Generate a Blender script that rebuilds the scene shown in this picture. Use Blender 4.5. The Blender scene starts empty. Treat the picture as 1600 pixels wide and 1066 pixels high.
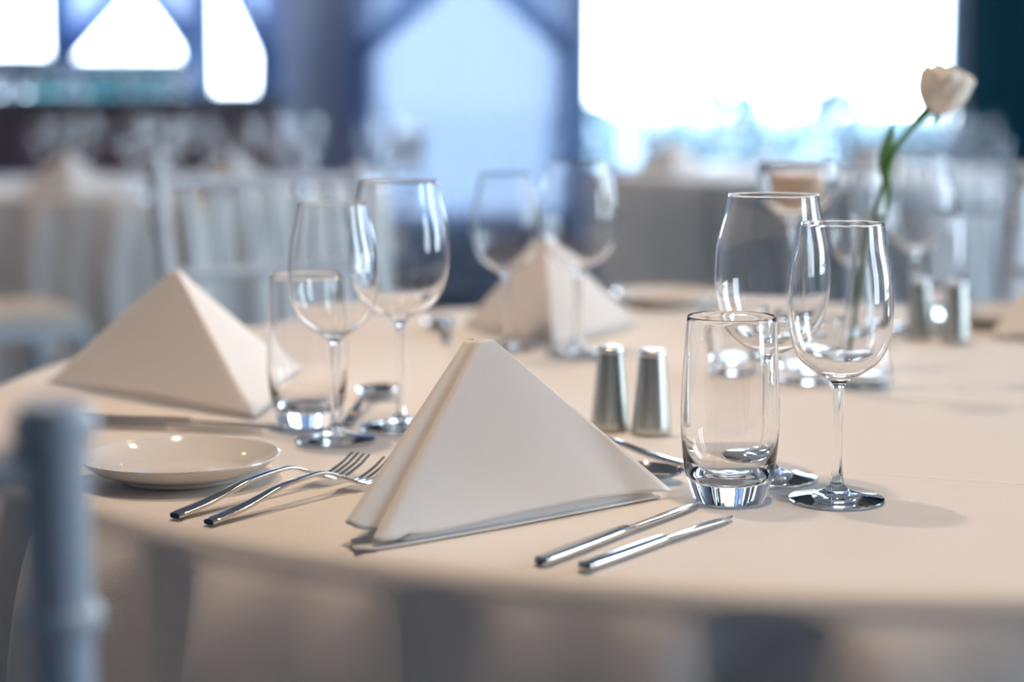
import bpy, bmesh, math, random
from mathutils import Vector, Matrix
random.seed(7)
PI = math.pi
S = bpy.context.scene
C = S.collection

# ------------------------------------------------------------------ camera
EYE = 1.056                      # eye height; table tops are at 0.75
PITCH = math.radians(7.41)
FPX = 68.0 * 1600 / 36.0
cd = bpy.data.cameras.new('camera'); cam = bpy.data.objects.new('camera', cd); C.objects.link(cam)
cam.location = (0, 0, EYE); cam.rotation_euler = (PI/2 - PITCH, 0, 0)
cd.lens = 68; cd.sensor_width = 36; cd.clip_start = 0.05; cd.clip_end = 200
cd.dof.use_dof = True; cd.dof.focus_distance = 1.425; cd.dof.aperture_fstop = 2.8
S.camera = cam
S.view_settings.view_transform = 'Standard'; S.view_settings.look = 'None'
S.view_settings.gamma = 1.0; S.view_settings.use_curve_mapping = False
S.view_settings.exposure = -0.05
try:
    S.cycles.use_denoising = True
    S.cycles.max_bounces = 16; S.cycles.transmission_bounces = 14; S.cycles.transparent_max_bounces = 16
    S.cycles.diffuse_bounces = 5; S.cycles.glossy_bounces = 6
    S.cycles.sample_clamp_indirect = 12; S.cycles.blur_glossy = 0.3
except Exception: pass

# ------------------------------------------------------------------ daylight
w = bpy.data.worlds.new('sky'); S.world = w; w.use_nodes = True
nt = w.node_tree; bg = nt.nodes['Background']
tc = nt.nodes.new('ShaderNodeTexCoord'); sx = nt.nodes.new('ShaderNodeSeparateXYZ'); cr = nt.nodes.new('ShaderNodeValToRGB')
nt.links.new(tc.outputs['Generated'], sx.inputs[0]); nt.links.new(sx.outputs['Z'], cr.inputs[0]); nt.links.new(cr.outputs[0], bg.inputs[0])
cr.color_ramp.elements[0].position = 0.0; cr.color_ramp.elements[0].color = (0.80, 0.91, 1.0, 1)
cr.color_ramp.elements[1].position = 0.7; cr.color_ramp.elements[1].color = (0.45, 0.68, 1.0, 1)
bg.inputs[1].default_value = 13

def portal(loc, rot, sx_, sy_):
    l = bpy.data.lights.new('window_portal', 'AREA'); l.shape = 'RECTANGLE'; l.size = sx_; l.size_y = sy_
    l.cycles.is_portal = True
    o = bpy.data.objects.new('window_portal', l); o.location = loc; o.rotation_euler = rot; C.objects.link(o)
FARY = 10.0
RX = 4.0
LX = -4.2
BACKY = -2.6
CEIL = 3.2

LAMP_SPOTS = [(-0.30, 2.00), (0.35, 1.02), (0.35, 2.9), (-1.75, 5.0), (-0.6, 6.9), (1.2, 7.4)]
LAMP_POWER = 4.7
LAMP_SPREAD = 75

def at(px, py, z=0.75):
    """point of the photograph, unprojected onto the horizontal plane at height z"""
    u = (px - 800) / FPX; v = (533 - py) / FPX
    d = Vector((u, math.cos(PITCH) + v*math.sin(PITCH), -math.sin(PITCH) + v*math.cos(PITCH)))
    t = (z - EYE) / d.z
    return Vector((0, 0, EYE)) + d * t

# ------------------------------------------------------------------ materials
def mat(name, base=(0.8,0.8,0.8), rough=0.5, metal=0.0, **kw):
    m = bpy.data.materials.new(name); m.use_nodes = True
    b = m.node_tree.nodes['Principled BSDF']
    b.inputs['Base Color'].default_value = (*base, 1); b.inputs['Roughness'].default_value = rough
    b.inputs['Metallic'].default_value = metal
    for k, v in kw.items(): b.inputs[k.replace('_', ' ')].default_value = v
    return m
def noise_bump(m, scale, strength, dist=0.001, stretch=(1,1,1), detail=3):
    nt = m.node_tree; b = nt.nodes['Principled BSDF']
    t = nt.nodes.new('ShaderNodeTexCoord'); mp = nt.nodes.new('ShaderNodeMapping'); n = nt.nodes.new('ShaderNodeTexNoise'); bp = nt.nodes.new('ShaderNodeBump')
    mp.inputs['Scale'].default_value = stretch; n.inputs['Scale'].default_value = scale; n.inputs['Detail'].default_value = detail
    bp.inputs['Strength'].default_value = strength; bp.inputs['Distance'].default_value = dist
    nt.links.new(t.outputs['Object'], mp.inputs[0]); nt.links.new(mp.outputs[0], n.inputs[0]); nt.links.new(n.outputs[0], bp.inputs['Height']); nt.links.new(bp.outputs[0], b.inputs['Normal'])
    return bp
def noise_color(m, c1, c2, scale, stretch=(1,1,1)):
    nt = m.node_tree; b = nt.nodes['Principled BSDF']
    t = nt.nodes.new('ShaderNodeTexCoord'); mp = nt.nodes.new('ShaderNodeMapping'); n = nt.nodes.new('ShaderNodeTexNoise'); r = nt.nodes.new('ShaderNodeValToRGB')
    mp.inputs['Scale'].default_value = stretch; n.inputs['Scale'].default_value = scale; n.inputs['Detail'].default_value = 4
    r.color_ramp.elements[0].position = .35; r.color_ramp.elements[1].position = .65
    r.color_ramp.elements[0].color = (*c1, 1); r.color_ramp.elements[1].color = (*c2, 1)
    nt.links.new(t.outputs['Object'], mp.inputs[0]); nt.links.new(mp.outputs[0], n.inputs[0]); nt.links.new(n.outputs[0], r.inputs[0]); nt.links.new(r.outputs[0], b.inputs['Base Color'])

M = {}
M['glass'] = mat('clear_glass', (1,1,1), 0.0, Transmission_Weight=1.0, IOR=1.46)
M['steel'] = mat('polished_steel', (0.62,0.61,0.60), 0.09, 1.0)
M['brushed'] = mat('brushed_steel', (0.50,0.51,0.47), 0.27, 1.0); noise_bump(M['brushed'], 60, .15, .0004, (1,1,.02))
M['cap'] = mat('steel_cap_painted_sheen', (0.86,0.87,0.88), 0.30, 1.0)  # paler copy of the shaker steel, white reflection put into its colour
M['hole'] = mat('dark_hole', (0.02,0.02,0.02), .8)
M['napkin'] = mat('starched_cotton', (0.80,0.77,0.73), 0.85); noise_bump(M['napkin'], 900, .25, .0003)
M['china'] = mat('white_china', (0.80,0.77,0.72), 0.07, Coat_Weight=0.4)
M['chair'] = mat('silver_white_paint', (0.58,0.63,0.69), 0.28); noise_bump(M['chair'], 30, .08, .001)
M['cushion'] = mat('cream_seat_fabric', (0.72,0.62,0.52), 0.9); noise_bump(M['cushion'], 300, .3, .001)
M['wood'] = mat('table_wood', (0.35,0.22,0.13), 0.5); noise_color(M['wood'], (.30,.18,.10), (.42,.27,.16), 8, (1,12,1))
M['iron'] = mat('folding_leg_metal', (0.15,0.15,0.16), .4, .8)
M['floor'] = mat('navy_carpet', (0.03,0.05,0.08), 0.95); noise_color(M['floor'], (.022,.045,.075), (.045,.075,.11), 60); noise_bump(M['floor'], 400, .5, .004)
M['wall'] = mat('grey_mauve_paint', (0.70,0.73,0.86), 0.8); noise_bump(M['wall'], 120, .1, .001)
M['wall_warm'] = mat('mauve_plaster', (0.42,0.42,0.48), 0.85); noise_bump(M['wall_warm'], 90, .1, .001)
M['ceiling'] = mat('ceiling_paint', (0.34,0.34,0.36), 0.9); noise_bump(M['ceiling'], 150, .1, .001)
M['frame'] = mat('blue_grey_window_frame', (0.42,0.58,0.70), 0.5); noise_bump(M['frame'], 40, .05, .001)
M['bar'] = mat('dark_mauve_bar_panel', (0.115,0.070,0.075), 0.5); noise_color(M['bar'], (.16,.105,.12), (.22,.145,.155), 6, (1,1,8))
M['bartop'] = mat('slate_bar_top', (0.10,0.15,0.18), 0.3); noise_bump(M['bartop'], 50, .1, .001)
M['teal'] = mat('dark_teal_drape', (0.03,0.17,0.23), 0.9); noise_bump(M['teal'], 200, .2, .001)
M['bottle'] = mat('teal_bottle_glass', (0.10,0.42,0.45), 0.05, Transmission_Weight=0.85, IOR=1.45)
M['petal'] = mat('cream_petal', (0.86,0.80,0.70), 0.6, Subsurface_Weight=0.15, Subsurface_Radius=(.01,.008,.005)); noise_bump(M['petal'], 120, .15, .001)
M['leaf'] = mat('rose_leaf', (0.085,0.22,0.035), 0.45); noise_bump(M['leaf'], 90, .3, .001)
M['wax'] = mat('tan_candle_wax', (0.78,0.58,0.42), 0.45, Subsurface_Weight=0.2, Subsurface_Radius=(.01,.006,.004)); noise_bump(M['wax'], 60, .1, .001)
M['lamp'] = mat('lamp_trim', (0.8,0.8,0.8), .4)
m = mat('warm_lamp_glow', (1,.8,.55)); b = m.node_tree.nodes['Principled BSDF']
b.inputs['Emission Color'].default_value = (1.0,0.62,0.28,1); b.inputs['Emission Strength'].default_value = 60; M['glow'] = m
M['hedge'] = mat('pale_hedge_leaves', (0.05,0.07,0.07), 0.8); noise_color(M['hedge'], (.085,.125,.135), (.15,.19,.19), 5)
M['terrace'] = mat('pale_terrace_paving', (0.08,0.10,0.11), 0.8); noise_color(M['terrace'], (.15,.185,.20), (.18,.215,.23), .8)

def pane_mat():
    m = bpy.data.materials.new('window_pane_glass'); m.use_nodes = True; nt = m.node_tree; nt.nodes.clear()
    o = nt.nodes.new('ShaderNodeOutputMaterial'); mx = nt.nodes.new('ShaderNodeMixShader'); tr = nt.nodes.new('ShaderNodeBsdfTransparent'); gl = nt.nodes.new('ShaderNodeBsdfGlossy'); fr = nt.nodes.new('ShaderNodeFresnel')
    tr.inputs[0].default_value = (.96,.985,1,1); gl.inputs['Roughness'].default_value = .02; fr.inputs[0].default_value = 1.45
    nt.links.new(fr.outputs[0], mx.inputs[0]); nt.links.new(tr.outputs[0], mx.inputs[1]); nt.links.new(gl.outputs[0], mx.inputs[2]); nt.links.new(mx.outputs[0], o.inputs[0]); return m
M['pane'] = pane_mat()
def sheer(name, col, trans, clear):
    m = bpy.data.materials.new(name); m.use_nodes = True; nt = m.node_tree; nt.nodes.clear()
    o = nt.nodes.new('ShaderNodeOutputMaterial'); m1 = nt.nodes.new('ShaderNodeMixShader'); m2 = nt.nodes.new('ShaderNodeMixShader')
    d = nt.nodes.new('ShaderNodeBsdfDiffuse'); t = nt.nodes.new('ShaderNodeBsdfTranslucent'); tr = nt.nodes.new('ShaderNodeBsdfTransparent')
    tcn = nt.nodes.new('ShaderNodeTexCoord'); n = nt.nodes.new('ShaderNodeTexNoise'); r = nt.nodes.new('ShaderNodeValToRGB'); mp = nt.nodes.new('ShaderNodeMapping')
    mp.inputs['Scale'].default_value = (1,1,.05); n.inputs['Scale'].default_value = 14
    r.color_ramp.elements[0].color = (*[c*.9 for c in col], 1); r.color_ramp.elements[1].color = (*col, 1)
    nt.links.new(tcn.outputs['Object'], mp.inputs[0]); nt.links.new(mp.outputs[0], n.inputs[0]); nt.links.new(n.outputs[0], r.inputs[0])
    nt.links.new(r.outputs[0], d.inputs[0]); nt.links.new(r.outputs[0], t.inputs[0])
    m1.inputs[0].default_value = trans; nt.links.new(d.outputs[0], m1.inputs[1]); nt.links.new(t.outputs[0], m1.inputs[2])
    m2.inputs[0].default_value = clear; nt.links.new(m1.outputs[0], m2.inputs[1]); nt.links.new(tr.outputs[0], m2.inputs[2]); nt.links.new(m2.outputs[0], o.inputs[0]); return m
M['sheer'] = sheer('pale_blue_sheer', (0.58,0.64,0.75), .38, .01)
M['drape_bar'] = sheer('pale_blue_bar_voile', (0.56,0.72,0.95), .6, .07)
M['drape_light'] = sheer('light_blue_voile', (0.62,0.70,0.86), .6, .50)
M['drape'] = sheer('blue_drape_voile', (0.52,0.70,0.95), .7, .34)

# crease lines pressed into the tablecloth (object space of a cloth centred on its table)
TC = Vector((0.280, 1.980, 0)); TR = 0.825
def cloth_mat():
    m = mat('cream_tablecloth', (0.80,0.755,0.70), 0.8, Sheen_Weight=0.15); nt = m.node_tree; b = nt.nodes['Principled BSDF']
    t = nt.nodes.new('ShaderNodeTexCoord'); L = nt.links.new
    def mth(op, a, bb=None, c=None):
        n = nt.nodes.new('ShaderNodeMath'); n.operation = op
        for i, x in enumerate((a, bb, c)):
            if x is None: continue
            if isinstance(x, (int, float)): n.inputs[i].default_value = x
            else: L(x, n.inputs[i])
        return n.outputs[0]
    s = nt.nodes.new('ShaderNodeSeparateXYZ'); L(t.outputs['Object'], s.inputs[0])
    total = None
    for (a, bb, wd, amp) in (((1340,617),(1600,633),.006,1.0), ((1290,735),(1600,757),.003,.25)):
        A = at(*a) - TC; B = at(*bb) - TC; d = (B - A); d.z = 0; d.normalize(); nx, ny = -d.y, d.x; cc = -(nx*A.x + ny*A.y)
        dist = mth('ADD', mth('ADD', mth('MULTIPLY', s.outputs['X'], nx), mth('MULTIPLY', s.outputs['Y'], ny)), cc)
        q = mth('DIVIDE', dist, wd); g = mth('MULTIPLY', mth('EXPONENT', mth('MULTIPLY', mth('MULTIPLY', q, q), -1.0)), amp)
        total = g if total is None else mth('ADD', total, g)
    bp1 = nt.nodes.new('ShaderNodeBump'); bp1.inputs['Distance'].default_value = .004; bp1.inputs['Strength'].default_value = 1.0; L(total, bp1.inputs['Height'])
    n1 = nt.nodes.new('ShaderNodeTexNoise'); n1.inputs['Scale'].default_value = 5; n1.inputs['Detail'].default_value = 3; L(t.outputs['Object'], n1.inputs[0])
    bp2 = nt.nodes.new('ShaderNodeBump'); bp2.inputs['Distance'].default_value = .006; bp2.inputs['Strength'].default_value = .25; L(n1.outputs[0], bp2.inputs['Height']); L(bp1.outputs[0], bp2.inputs['Normal'])
    mp = nt.nodes.new('ShaderNodeMapping'); mp.inputs['Scale'].default_value = (1,1,3.5); L(t.outputs['Object'], mp.inputs[0])
    n2 = nt.nodes.new('ShaderNodeTexNoise'); n2.inputs['Scale'].default_value = 620; n2.inputs['Detail'].default_value = 2; L(mp.outputs[0], n2.inputs[0])
    bp3 = nt.nodes.new('ShaderNodeBump'); bp3.inputs['Distance'].default_value = .0004; bp3.inputs['Strength'].default_value = .5; L(n2.outputs[0], bp3.inputs['Height']); L(bp2.outputs[0], bp3.inputs['Normal'])
    L(bp3.outputs[0], b.inputs['Normal']); return m
M['cloth'] = cloth_mat()

# ------------------------------------------------------------------ helpers
def obj(name, bm, m, parent=None, smooth=True, loc=None, rot=None):
    me = bpy.data.meshes.new(name); bm.to_mesh(me); bm.free()
    if smooth:
        for p in me.polygons: p.use_smooth = True
        try: me.set_sharp_from_angle(angle=math.radians(40))
        except Exception: pass
    me.materials.append(M[m] if isinstance(m, str) else m)
    o = bpy.data.objects.new(name, me); C.objects.link(o)
    if parent: o.parent = parent
    if loc is not None: o.location = loc
    if rot is not None: o.rotation_euler = rot
    return o
def tag(o, label, cat, group=None, kind=None):
    o['label'] = label; o['category'] = cat
    if group: o['group'] = group
    if kind: o['kind'] = kind
    return o
def empty(name): 
    o = bpy.data.objects.new(name, None); o.empty_display_size = .05; C.objects.link(o); return o
def struct(name, bm, m, **k):
    o = obj(name, bm, m, **k); o['kind'] = 'structure'; return o
def place(proto, loc, rz, label, group=None, scale=None, cat=None):
    """first call moves the prototype itself, later calls copy it and its parts"""
    if proto.get('_used'):
        r = proto.copy(); C.objects.link(r)
        for ch in list(proto.children):
            c = ch.copy(); C.objects.link(c); c.parent = r
            for g in ch.children:
                d = g.copy(); C.objects.link(d); d.parent = c
    else:
        r = proto; proto['_used'] = 1
    r.location = loc; r.rotation_euler = (0, 0, rz)
    r['label'] = label
    if group: r['group'] = group
    elif 'group' in r: del r['group']
    PLACED.append(r)
    return r
PLACED = []
def box(bm, x0, x1, y0, y1, z0, z1, bev=0):
    r = bmesh.ops.create_cube(bm, size=1); vs = r['verts']
    for v in vs: v.co = Vector(((x0+x1)/2 + v.co.x*(x1-x0), (y0+y1)/2 + v.co.y*(y1-y0), (z0+z1)/2 + v.co.z*(z1-z0)))
    if bev:
        es = list({e for v in vs for e in v.link_edges}); bmesh.ops.bevel(bm, geom=es, offset=bev, segments=2, affect='EDGES', profile=.7)
def lathe(bm, prof, seg=64):
    """prof: list of (r, z); open strip"""
    rings = []
    for (r, z) in prof:
        if r < 1e-6: rings.append([bm.verts.new((0, 0, z))])
        else: rings.append([bm.verts.new((r*math.cos(2*PI*i/seg), r*math.sin(2*PI*i/seg), z)) for i in range(seg)])
    for a, b in zip(rings, rings[1:]):
        for i in range(seg):
            j = (i+1) % seg
            if len(a) == 1 and len(b) == 1: continue
            if len(a) == 1: bm.faces.new((a[0], b[j], b[i]))
            elif len(b) == 1: bm.faces.new((a[i], a[j], b[0]))
            else: bm.faces.new((a[i], a[j], b[j], b[i]))
def smooth_prof(pts, n=6):
    """Catmull-Rom through profile points"""
    out = []; P = [pts[0]] + list(pts) + [pts[-1]]
    for i in range(1, len(P)-2):
        for k in range(n):
            t = k/n; q = []
            for c in range(2):
                p0, p1, p2, p3 = P[i-1][c], P[i][c], P[i+1][c], P[i+2][c]
                q.append(.5*((2*p1)+(-p0+p2)*t+(2*p0-5*p1+4*p2-p3)*t*t+(-p0+3*p1-3*p2+p3)*t**3))
            out.append((max(q[0], 0), q[1]))
    out.append(tuple(pts[-1])); return out
def loft(bm, secs, cap=True, close=True):
    rs = [[bm.verts.new(p) for p in s] for s in secs]
    n = len(rs[0])
    for a, b in zip(rs, rs[1:]):
        for i in range(n if close else n-1):
            j = (i+1) % n; bm.faces.new((a[i], a[j], b[j], b[i]))
    if cap: bm.faces.new(list(reversed(rs[0]))); bm.faces.new(rs[-1])
def sec(x, y, z, hw, hh, n=14, p=2.6, ax='x', dz=0):
    """superellipse section across the x direction"""
    out = []
    for i in range(n):
        a = 2*PI*i/n; c, s = math.cos(a), math.sin(a)
        u = math.copysign(abs(c)**(2/p), c)*hw; v = math.copysign(abs(s)**(2/p), s)*hh
        out.append((x, y + u, z + v + dz*u))
    return out
def tube(bm, pts, rad, n=10, cap=True):
    pts = [Vector(p) for p in pts]; secs = []; up = Vector((0, 0, 1))
    for i, p in enumerate(pts):
        d = (pts[min(i+1, len(pts)-1)] - pts[max(i-1, 0)]).normalized()
        a = d.cross(up) if abs(d.z) < .95 else d.cross(Vector((0, 1, 0)))
        a.normalize(); b = d.cross(a)
        r = rad[i] if isinstance(rad, (list, tuple)) else rad
        secs.append([p + (a*math.cos(2*PI*k/n) + b*math.sin(2*PI*k/n))*r for k in range(n)])
    loft(bm, secs, cap)
def NB(): return bmesh.new()
def fix(bm): bmesh.ops.recalc_face_normals(bm, faces=bm.faces); return bm

# ------------------------------------------------------------------ the room
bm = NB(); box(bm, LX-.2, RX+.2, BACKY-.2, FARY+.2, -.1, 0); struct('floor', bm, 'floor')
bm = NB(); box(bm, LX-.2, RX+.2, BACKY-.2, FARY+.2, CEIL, CEIL+.1); struct('ceiling', bm, 'ceiling')
bm = NB(); box(bm, LX-.2, RX+.2, BACKY-.2, BACKY, 0, CEIL); struct('wall_back', bm, 'wall_warm')
def wall_with_holes(bm, a0, a1, holes, mk):
    """mk(u0,u1,z0,z1) adds a box; holes (u0,u1,z0,z1) sorted"""
    u = a0
    for (h0, h1, z0, z1) in holes:
        if h0 > u: mk(u, h0, 0, CEIL)
        if z0 > 0: mk(h0, h1, 0, z0)
        mk(h0, h1, z1, CEIL); u = h1
    mk(u, a1, 0, CEIL)
K = 303.0
def fx(px): return (px-800)/K
WF = [(fx(-190), fx(92), 1.19, 2.9), (fx(104), fx(309), 1.17, 2.9), (fx(320), fx(428), 1.0, 2.9), (fx(566), fx(892), .40, 2.9), (fx(908), fx(1492), .62, 2.9)]
bm = NB(); wall_with_holes(bm, LX-.2, RX+.2, WF, lambda a, b, c, d: box(bm, a, b, FARY, FARY+.2, c, d)); struct('wall_far', bm, 'wall')
WR = [(-.2, .9, .6, 2.7), (2.1, 3.5, .6, 2.7), (5.0, 7.2, .6, 2.7)]
bm = NB(); wall_with_holes(bm, BACKY-.2, FARY+.2, WR, lambda a, b, c, d: box(bm, RX, RX+.2, a, b, c, d)); struct('wall_right', bm, 'wall')
WL = []
bm = NB(); wall_with_holes(bm, BACKY-.2, FARY+.2, WL, lambda a, b, c, d: box(bm, LX-.2, LX, a, b, c, d)); struct('wall_left', bm, 'wall_warm')
def window(n, u0, u1, z0, z1, mull, side='far'):
    e = empty('window_%d' % n); e['kind'] = 'structure'
    b = NB(); t = .045
    def bx(a0, a1, c0, c1, d0=.04, d1=.11):
        if side == 'far': box(b, a0, a1, FARY+d0, FARY+d1, c0, c1)
        elif side == 'right': box(b, RX+d0, RX+d1, a0, a1, c0, c1)
        else: box(b, LX-d1, LX-d0, a0, a1, c0, c1)
    bx(u0, u1, z0, z0+t); bx(u0, u1, z1-t, z1); bx(u0, u0+t, z0, z1); bx(u1-t, u1, z0, z1)
    for mu in mull: bx(mu-.022, mu+.022, z0, z1)
    obj('frame', b, 'frame', e, smooth=False)
    b = NB(); bx(u0+t, u1-t, z0+t, z1-t, .072, .078); obj('pane', b, 'pane', e, smooth=False)
    if side == 'far': portal(((u0+u1)/2, FARY+.16, (z0+z1)/2), (-PI/2, 0, 0), u1-u0, z1-z0)
    elif side == 'right': portal((RX+.16, (u0+u1)/2, (z0+z1)/2), (PI/2, 0, PI/2), u1-u0, z1-z0)
    else: portal((LX-.16, (u0+u1)/2, (z0+z1)/2), (PI/2, 0, -PI/2), u1-u0, z1-z0)
for i, h in enumerate(WF):
    window(i+1, *h, [fx(1010), fx(1303)] if i == 4 else [])
for i, h in enumerate(WR):
    window(i+6, *h, [(h[0]+h[1])/2], 'right')
for h in WL: window(9, *h, [(h[0]+h[1])/2], 'left')
bm = NB(); box(bm, LX, fx(560), FARY-.02, FARY, 0, .12); box(bm, fx(896), RX, FARY-.02, FARY, 0, .12); struct('baseboard_far', bm, 'frame', smooth=False)
# outside
bm = NB(); box(bm, -30, 40, FARY+.3, FARY+100, -.25, -.15); tag(struct('trim_terrace', bm, 'terrace'), 'pale paved terrace outside the windows', 'terrace')
def bush(px, Y, z, rad, lab):
    b = NB(); x = (px-800)*Y/FPX
    for k in range(46):
        th = random.uniform(0, 2*PI); ph = random.uniform(0, 1); rr = rad*(.55+.45*random.random())
        c = Vector((math.cos(th)*rr*.8*math.sqrt(1-ph*ph*.5), math.sin(th)*rr*.7, z*ph*.9 + .12*z))
        r_ = bmesh.ops.create_icosphere(b, subdivisions=2, radius=rad*random.uniform(.18,.32), matrix=Matrix.Translation(c))
        for v in r_['verts']: v.co += Vector((random.uniform(-1,1), random.uniform(-1,1), random.uniform(-1,1)))*rad*.03
    o = obj('garden_bush', b, 'hedge'); o.location = (x, Y, -.15); tag(o, lab, 'bush', 'pale bushes outside the big window')
for (px, Y, z, rad) in ((915,15,1.05,.33),(1060,20,.85,.36),(1140,15,1.15,.30),(1225,20,.80,.36),(1300,15,1.2,.30),(1390,20,.85,.36),(1478,15,1.0,.33)):
    bush(px, Y, z, rad, 'pale blue-green bush blurred outside the big bright window')

# ------------------------------------------------------------------ curtains
def grid_sheet(bm, fn, nu, nv):
    vs = [[bm.verts.new(fn(i/nu, j/nv)) for i in range(nu+1)] for j in range(nv+1)]
    for j in range(nv):
        for i in range(nu): bm.faces.new((vs[j][i], vs[j][i+1], vs[j+1][i+1], vs[j+1][i]))
def tied_panel(name, pxo, pxc, ytie, yapex, lab, grp, y0=FARY-.14, zlow=.04, wtie=.10, mt='drape_light', roll=.05):
    """a drape hung from the rail and tied back to its outer edge"""
    xo, xc = fx(pxo), fx(pxc); zt = EYE + (140-ytie)/K; za = EYE + (140-yapex)/K; sgn = 1 if xc > xo else -1
    b = NB()
    def f(u, v):
        z = 2.95 + (zlow-2.95)*v
        if z > za: wd = abs(xc-xo)
        elif z > zt:
            t = (z-zt)/(za-zt); wd = wtie + (abs(xc-xo)-wtie)*t**1.05
        else: wd = wtie*(1+ .45*min(1, (zt-z)/.5))
        g = 1-min(1, max(0, (wd-wtie)/(abs(xc-xo)-wtie+1e-6)))
        return (xo + sgn*wd*u, y0 + (.028+.03*g)*math.sin(u*PI*16) , z)
    grid_sheet(b, f, 128, 70); o = obj(name, b, mt); tag(o, lab, 'curtain', grp)
    # gathered inner edge: a thick roll of cloth from the heading down to the tie and on to the hem
    def edge(zz):
        if zz > za: return abs(xc-xo)
        if zz > zt: return wtie + (abs(xc-xo)-wtie)*((zz-zt)/(za-zt))**1.05
        return wtie*.8
    b = NB(); pts = [Vector((xo+sgn*(edge(zz)-.065), y0-.02, zz)) for zz in [2.9, za+.02]+[za-(za-zt)*i/10 for i in range(1, 11)]+[zt-(zt-zlow)*i/6 for i in range(1, 7)]]
    secs = []
    for i, p_ in enumerate(pts):
        d_ = (pts[min(i+1, len(pts)-1)]-pts[max(i-1, 0)]).normalized(); a_ = Vector((-d_.z, 0, d_.x)); rr = roll*(1 if i < 12 else .8)
        secs.append([p_ + a_*math.cos(2*PI*k/24)*(rr+.10*rr*math.sin(5*2*PI*k/24)) + Vector((0, 1, 0))*math.sin(2*PI*k/24)*.022 for k in range(24)])
    loft(b, secs); obj('gathered_edge', b, 'drape', o)
    b = NB()
    bmesh.ops.create_uvsphere(b, u_segments=16, v_segments=8, radius=1)
    for v in b.verts: v.co = Vector((xo+sgn*wtie*.5 + v.co.x*wtie*.62, y0 + v.co.y*.075, zt + v.co.z*.025))
    obj('tie_band', b, 'drape', o)
b = NB(); x0, x1 = fx(566), fx(892)
grid_sheet(b, lambda u, v: (x0+.01+(x1-x0-.02)*u, FARY-.03+.010*math.sin(u*PI*44), 2.93-2.88*v), 260, 2)
tag(obj('sheer_curtain', b, 'sheer'), 'full-length pale blue sheer curtain covering the middle window', 'curtain')
tied_panel('tied_curtain', 562, 738, 82, -42, 'blue curtain on the middle window, tied back to the left', 'tied-back window curtains')
tied_panel('tied_curtain', 898, 738, 82, -42, 'blue curtain on the middle window, tied back to the right beside the big bright window', 'tied-back window curtains')
tied_panel('tied_curtain', 102, 226, 98, -12, 'blue curtain above the bar tied back beside the leftmost bright window', 'tied-back window curtains', y0=FARY-.1, zlow=.9, mt='drape_bar', wtie=.08)
tied_panel('tied_curtain', 311, 226, 80, -12, 'blue curtain above the bar tied back at the centre of the bar windows', 'tied-back window curtains', y0=FARY-.1, zlow=.9, mt='drape_bar', wtie=.06)
tied_panel('tied_curtain', 430, 352, 90, -30, 'blue curtain above the right end of the bar, tied back to the mauve pillar', 'tied-back window curtains', y0=FARY-.1, zlow=.9, mt='drape_bar', wtie=.07)
b = NB(); x0, x1 = fx(1496), RX-.05
grid_sheet(b, lambda u, v: (x0+(x1-x0)*u, FARY-.16+.05*math.sin(u*PI*26)+.01*math.sin(u*90+v*3), 3.1-3.08*v), 240, 6)
o = tag(obj('teal_drape', b, 'teal'), 'dark teal floor-length drape at the right of the big window', 'curtain')
so = o.modifiers.new('s', 'SOLIDIFY'); so.thickness = .004

# ------------------------------------------------------------------ ceiling lamps
for i, (x, y) in enumerate(LAMP_SPOTS):
    e = empty('ceiling_light'); e.location = (x, y, CEIL)
    tag(e, 'round warm recessed ceiling downlight over the dining room', 'ceiling light', 'warm ceiling downlights')
    b = NB(); lathe(b, [(.05,-.001),(.052,-.014),(.068,-.016),(.074,-.010),(.075,-.001)], 40); obj('trim_ring', b, 'lamp', e)
    b = NB(); lathe(b, [(0,-.006),(.05,-.006)], 32); obj('bulb', b, 'glow', e)
    l = bpy.data.lights.new('lamp', 'AREA'); l.shape = 'DISK'; l.size = .14; l.energy = LAMP_POWER; l.color = (1.0, .76, .56); l.spread = math.radians(LAMP_SPREAD)
    lo = bpy.data.objects.new('lamp', l); lo.location = (0, 0, -.02); lo.parent = e; C.objects.link(lo)

# ------------------------------------------------------------------ bar
bar = empty('bar_counter'); bar.location = (0, 0, 0)
tag(bar, 'long dark mauve bar counter below the left windows', 'bar counter')
bx0, bx1 = -3.7, (432-800)/352.0
b = NB(); box(b, bx0, bx1, 8.45, 8.95, 0, .985, .01)
for i in range(9):
    xx = bx0 + .05 + i*(bx1-bx0-.1)/9; box(b, xx+.02, xx+(bx1-bx0-.1)/9-.02, 8.435, 8.46, .12, .9, .006)
obj('body', b, 'bar', bar)
b = NB(); box(b, bx0-.03, bx1+.04, 8.38, 9.0, .985, 1.03, .008); obj('counter_top', b, 'bartop', bar)

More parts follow.
